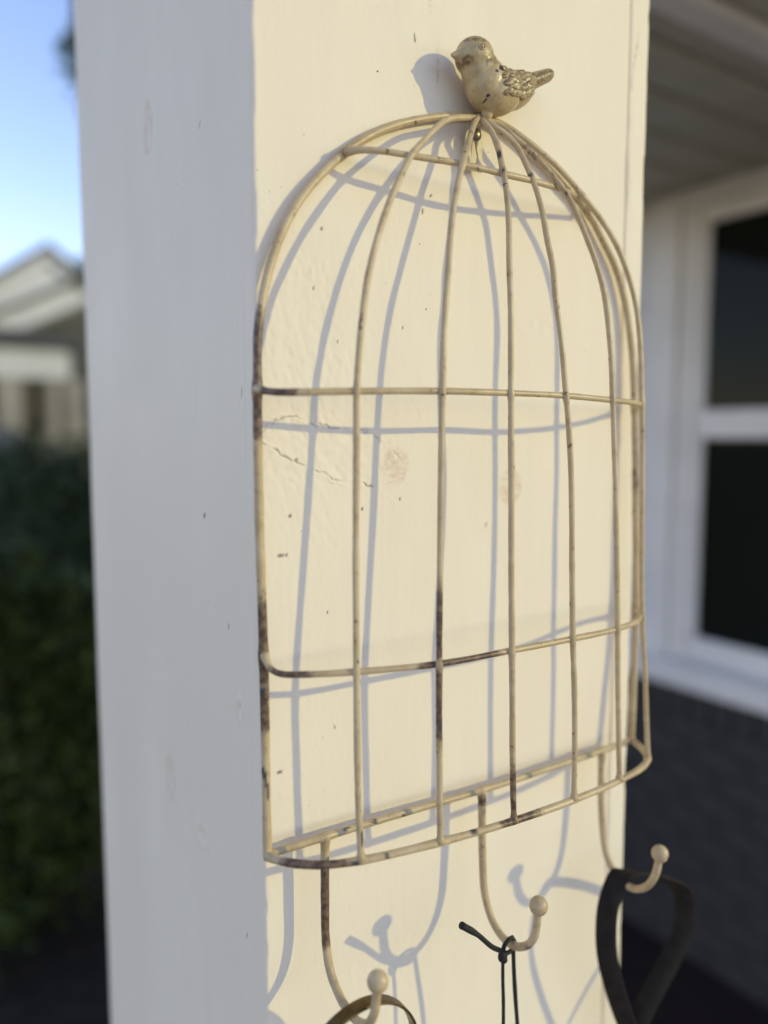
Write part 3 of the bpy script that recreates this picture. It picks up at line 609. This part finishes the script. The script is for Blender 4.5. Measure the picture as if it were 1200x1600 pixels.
# ------------------------------------------------------------------ foliage
def leaves(cents, rads, n, size, mat, name, parent, flat=.8, asp=.42, droop=0.):
    cents = np.array(cents, float); rads = np.array(rads, float)
    w = rads.prod(1)**(2/3); k = rng.choice(len(cents), n, p=w/w.sum())
    d = rng.normal(0, 1, (n, 3)); d /= np.linalg.norm(d, axis=1)[:, None]
    rr = rng.random(n)**.45*(1+.16*rng.normal(0, 1, n))
    P = cents[k]+d*rads[k]*rr[:, None]
    a = d+rng.normal(0, .8, (n, 3))+np.array((0, 0, -droop)); a /= np.linalg.norm(a, axis=1)[:, None]
    b = np.cross(a, rng.normal(0, 1, (n, 3))); b /= np.linalg.norm(b, axis=1)[:, None]
    s = (size*(.6+.8*rng.random(n)))[:, None]; c = np.cross(a, b)
    V = np.stack([P, P+a*s*.5+b*s*asp*.5+c*s*.06, P+a*s, P+a*s*.5-b*s*asp*.5+c*s*.06], 1).reshape(-1, 3)
    F = np.arange(4*n).reshape(-1, 4)
    return mesh(name, V, F, mat, parent)
def shrub(loc, h, w, mat, label, n=9000, size=.05, droop=0.):
    o = root('shrub', loc, label, 'shrub', 'shrubs beyond the porch')
    C, Rd = [], []
    for i in range(16):
        a = random.random()*6.28; q = random.random()**.6; zz = random.uniform(.15, .92)
        rr = w*(1-.55*zz**2)*q*.8
        C.append((loc[0]+rr*math.cos(a), loc[1]+rr*math.sin(a), loc[2]+h*zz)); s = random.uniform(.22, .38)*w; Rd.append((s, s, s*random.uniform(.7, 1.2)))
    C.append((loc[0], loc[1], loc[2]+h*.45)); Rd.append((w*.6, w*.6, h*.45))
    leaves(C, Rd, n, size, mat, 'foliage', o, droop=droop)
    V, F = [], []
    for i in range(6):
        a = i*1.05; P = spline(np.array([loc, (loc[0]+.12*w*math.cos(a), loc[1]+.12*w*math.sin(a), loc[2]+h*.3), (loc[0]+.4*w*math.cos(a), loc[1]+.4*w*math.sin(a), loc[2]+h*.75)]), .1)
        v, f = tube_vf(P, .018, 6, scale=np.linspace(1, .4, len(P)), jit=0); m_ = len(V); V += list(v); F += [tuple(j+m_ for j in g) for g in f]
    mesh('stems', V, F, M['bark'], o, True)
    return o
shrub((.42, 2.75, -.11), 1.45, .62, M['leafd'], 'dark evergreen shrub nearest the post at lower left', 15000, .06, .8)
shrub((-.35, 3.1, -.11), 1.5, .7, M['leafd'], 'dark evergreen shrub at the far left frame edge', 9000, .06, .6)
shrub((.98, 4.4, -.11), 1.80, .75, M['leafb'], 'bluish-green shrub behind the dark one, below the far house', 9000, .07)
shrub((.55, 5.3, -.11), 1.68, .8, M['leafb'], 'bluish-green shrub at left edge in front of the far house columns', 9000, .07)
shrub((1.5, 8.4, -.15), 1.75, .85, M['leafb'], 'small bluish-green shrub hiding the foot of the far house columns', 6000, .08)
def trunked_tree(loc, h, w, label):
    o = root('tree', loc, label, 'tree')
    V, F = tube_vf(spline(np.array([loc, (loc[0]+.05, loc[1], loc[2]+h*.4), (loc[0]-.05, loc[1]+.05, loc[2]+h*.85)]), .15), .13, 10, scale=None, jit=.05)
    tr = mesh('trunk', V, F, M['bark'], o, True)
    C, Rd = [], []
    for i in range(26):
        a = random.random()*6.28; zz = random.uniform(.38, 1.); rr = w*random.random()**.5*(1-.5*abs(zz-.65))
        c = (loc[0]+rr*math.cos(a), loc[1]+rr*math.sin(a), loc[2]+h*zz); C.append(c); s = random.uniform(.16, .30)*w; Rd.append((s, s, s*.8))
        V, F = tube_vf(spline(np.array([(loc[0], loc[1], loc[2]+h*zz*.62), ((loc[0]+c[0])/2, (loc[1]+c[1])/2, loc[2]+h*zz*.75), c]), .2), .03, 6, jit=0); mesh('limb', V, F, M['bark'], tr, True)
    C.append((1.36+.06, 6.0, ZC+2.80)); Rd.append((.10, .12, .26))
    leaves(C, Rd, 9000, .09, M['leaft'], 'crown', o)
trunked_tree((2.68, 6.4, -.15), 5.3, 1.05, 'leafy tree mostly hidden behind the post, a sprig showing against the sky')

# ------------------------------------------------------------------ the far house
fh = root('far_house', (2.6, 14, -.15), 'pale neighbouring house with gable peak and shaded lower porch roof at far left', 'house')
px, pz = 2.62, ZC+3.22; sl = .70
prism('gable_wall', [(px-5, -.15), (px+5, -.15), (px+5, pz-5*sl-.16), (px, pz-.16), (px-5, pz-5*sl-.16)], 'y', 14.0, 14.2, M['farwall'], fh)
box('house_wall', (px-4.9, px+4.9, 14.201, 22, -.15, pz-5*sl-.2), M['farwall'], fh)
for s in (-1, 1):
    r_ = prism('roof', [(px, pz), (px+s*5.5, pz-5.5*sl), (px+s*5.5, pz-5.5*sl-.14), (px, pz-.14)], 'y', 13.88, 22.3, M['roof'], fh)
    prism('rake_board', [(px, pz-.145), (px+s*5.4, pz-5.4*sl-.145), (px+s*5.4, pz-5.4*sl-.30), (px, pz-.30)], 'y', 13.9, 13.94, M['fartrim'], r_)
# side wing whose roof edge climbs towards the right, and a lower porch on columns
wing_ = prism('wing_roof', [(-.6, ZC+.55), (3.6, ZC+2.72), (3.6, ZC+2.42), (-.6, ZC+.25)], 'y', 11.9, 14.0, M['fartrim'], fh)
prism('roof', [(-.62, ZC+.57), (3.6, ZC+2.75), (3.6, ZC+2.81), (-.62, ZC+.63)], 'y', 11.8, 13.99, M['roof'], wing_)
prism('wing_shade_wall', [(1.2, ZC+.2), (3.5, ZC+.2), (3.5, ZC+2.3), (1.2, ZC+1.14)], 'y', 12.4, 12.6, M['faropen_shade'], fh)  # dark colour stands in for the shadow under the wing roof
pr = box('porch_beam', (-.6, 2.35, 11.2, 11.5, ZC+.78, ZC+1.18), M['fartrim'], fh)
prism('roof', [(-.7, ZC+1.19), (2.5, ZC+1.19), (2.1, ZC+1.42), (-.7, ZC+1.42)], 'y', 11.1, 12.35, M['roof'], pr)
box('porch_wall', (-.6, 3.4, 12.7, 12.9, -.15, ZC+.9), M['tan'], fh)
for x0, x1 in ((1.42, 1.72), (2.06, 2.2), (2.3, 2.5), (2.62, 2.76), (.1, .6)): box('column', (x0, x1, 11.22, 11.48, -.15, ZC+.779), M['tan'], fh)
dw = box('window', (1.86, 2.22, 12.62, 12.69, -.1, ZC+.7), M['faropen_shade'], fh)
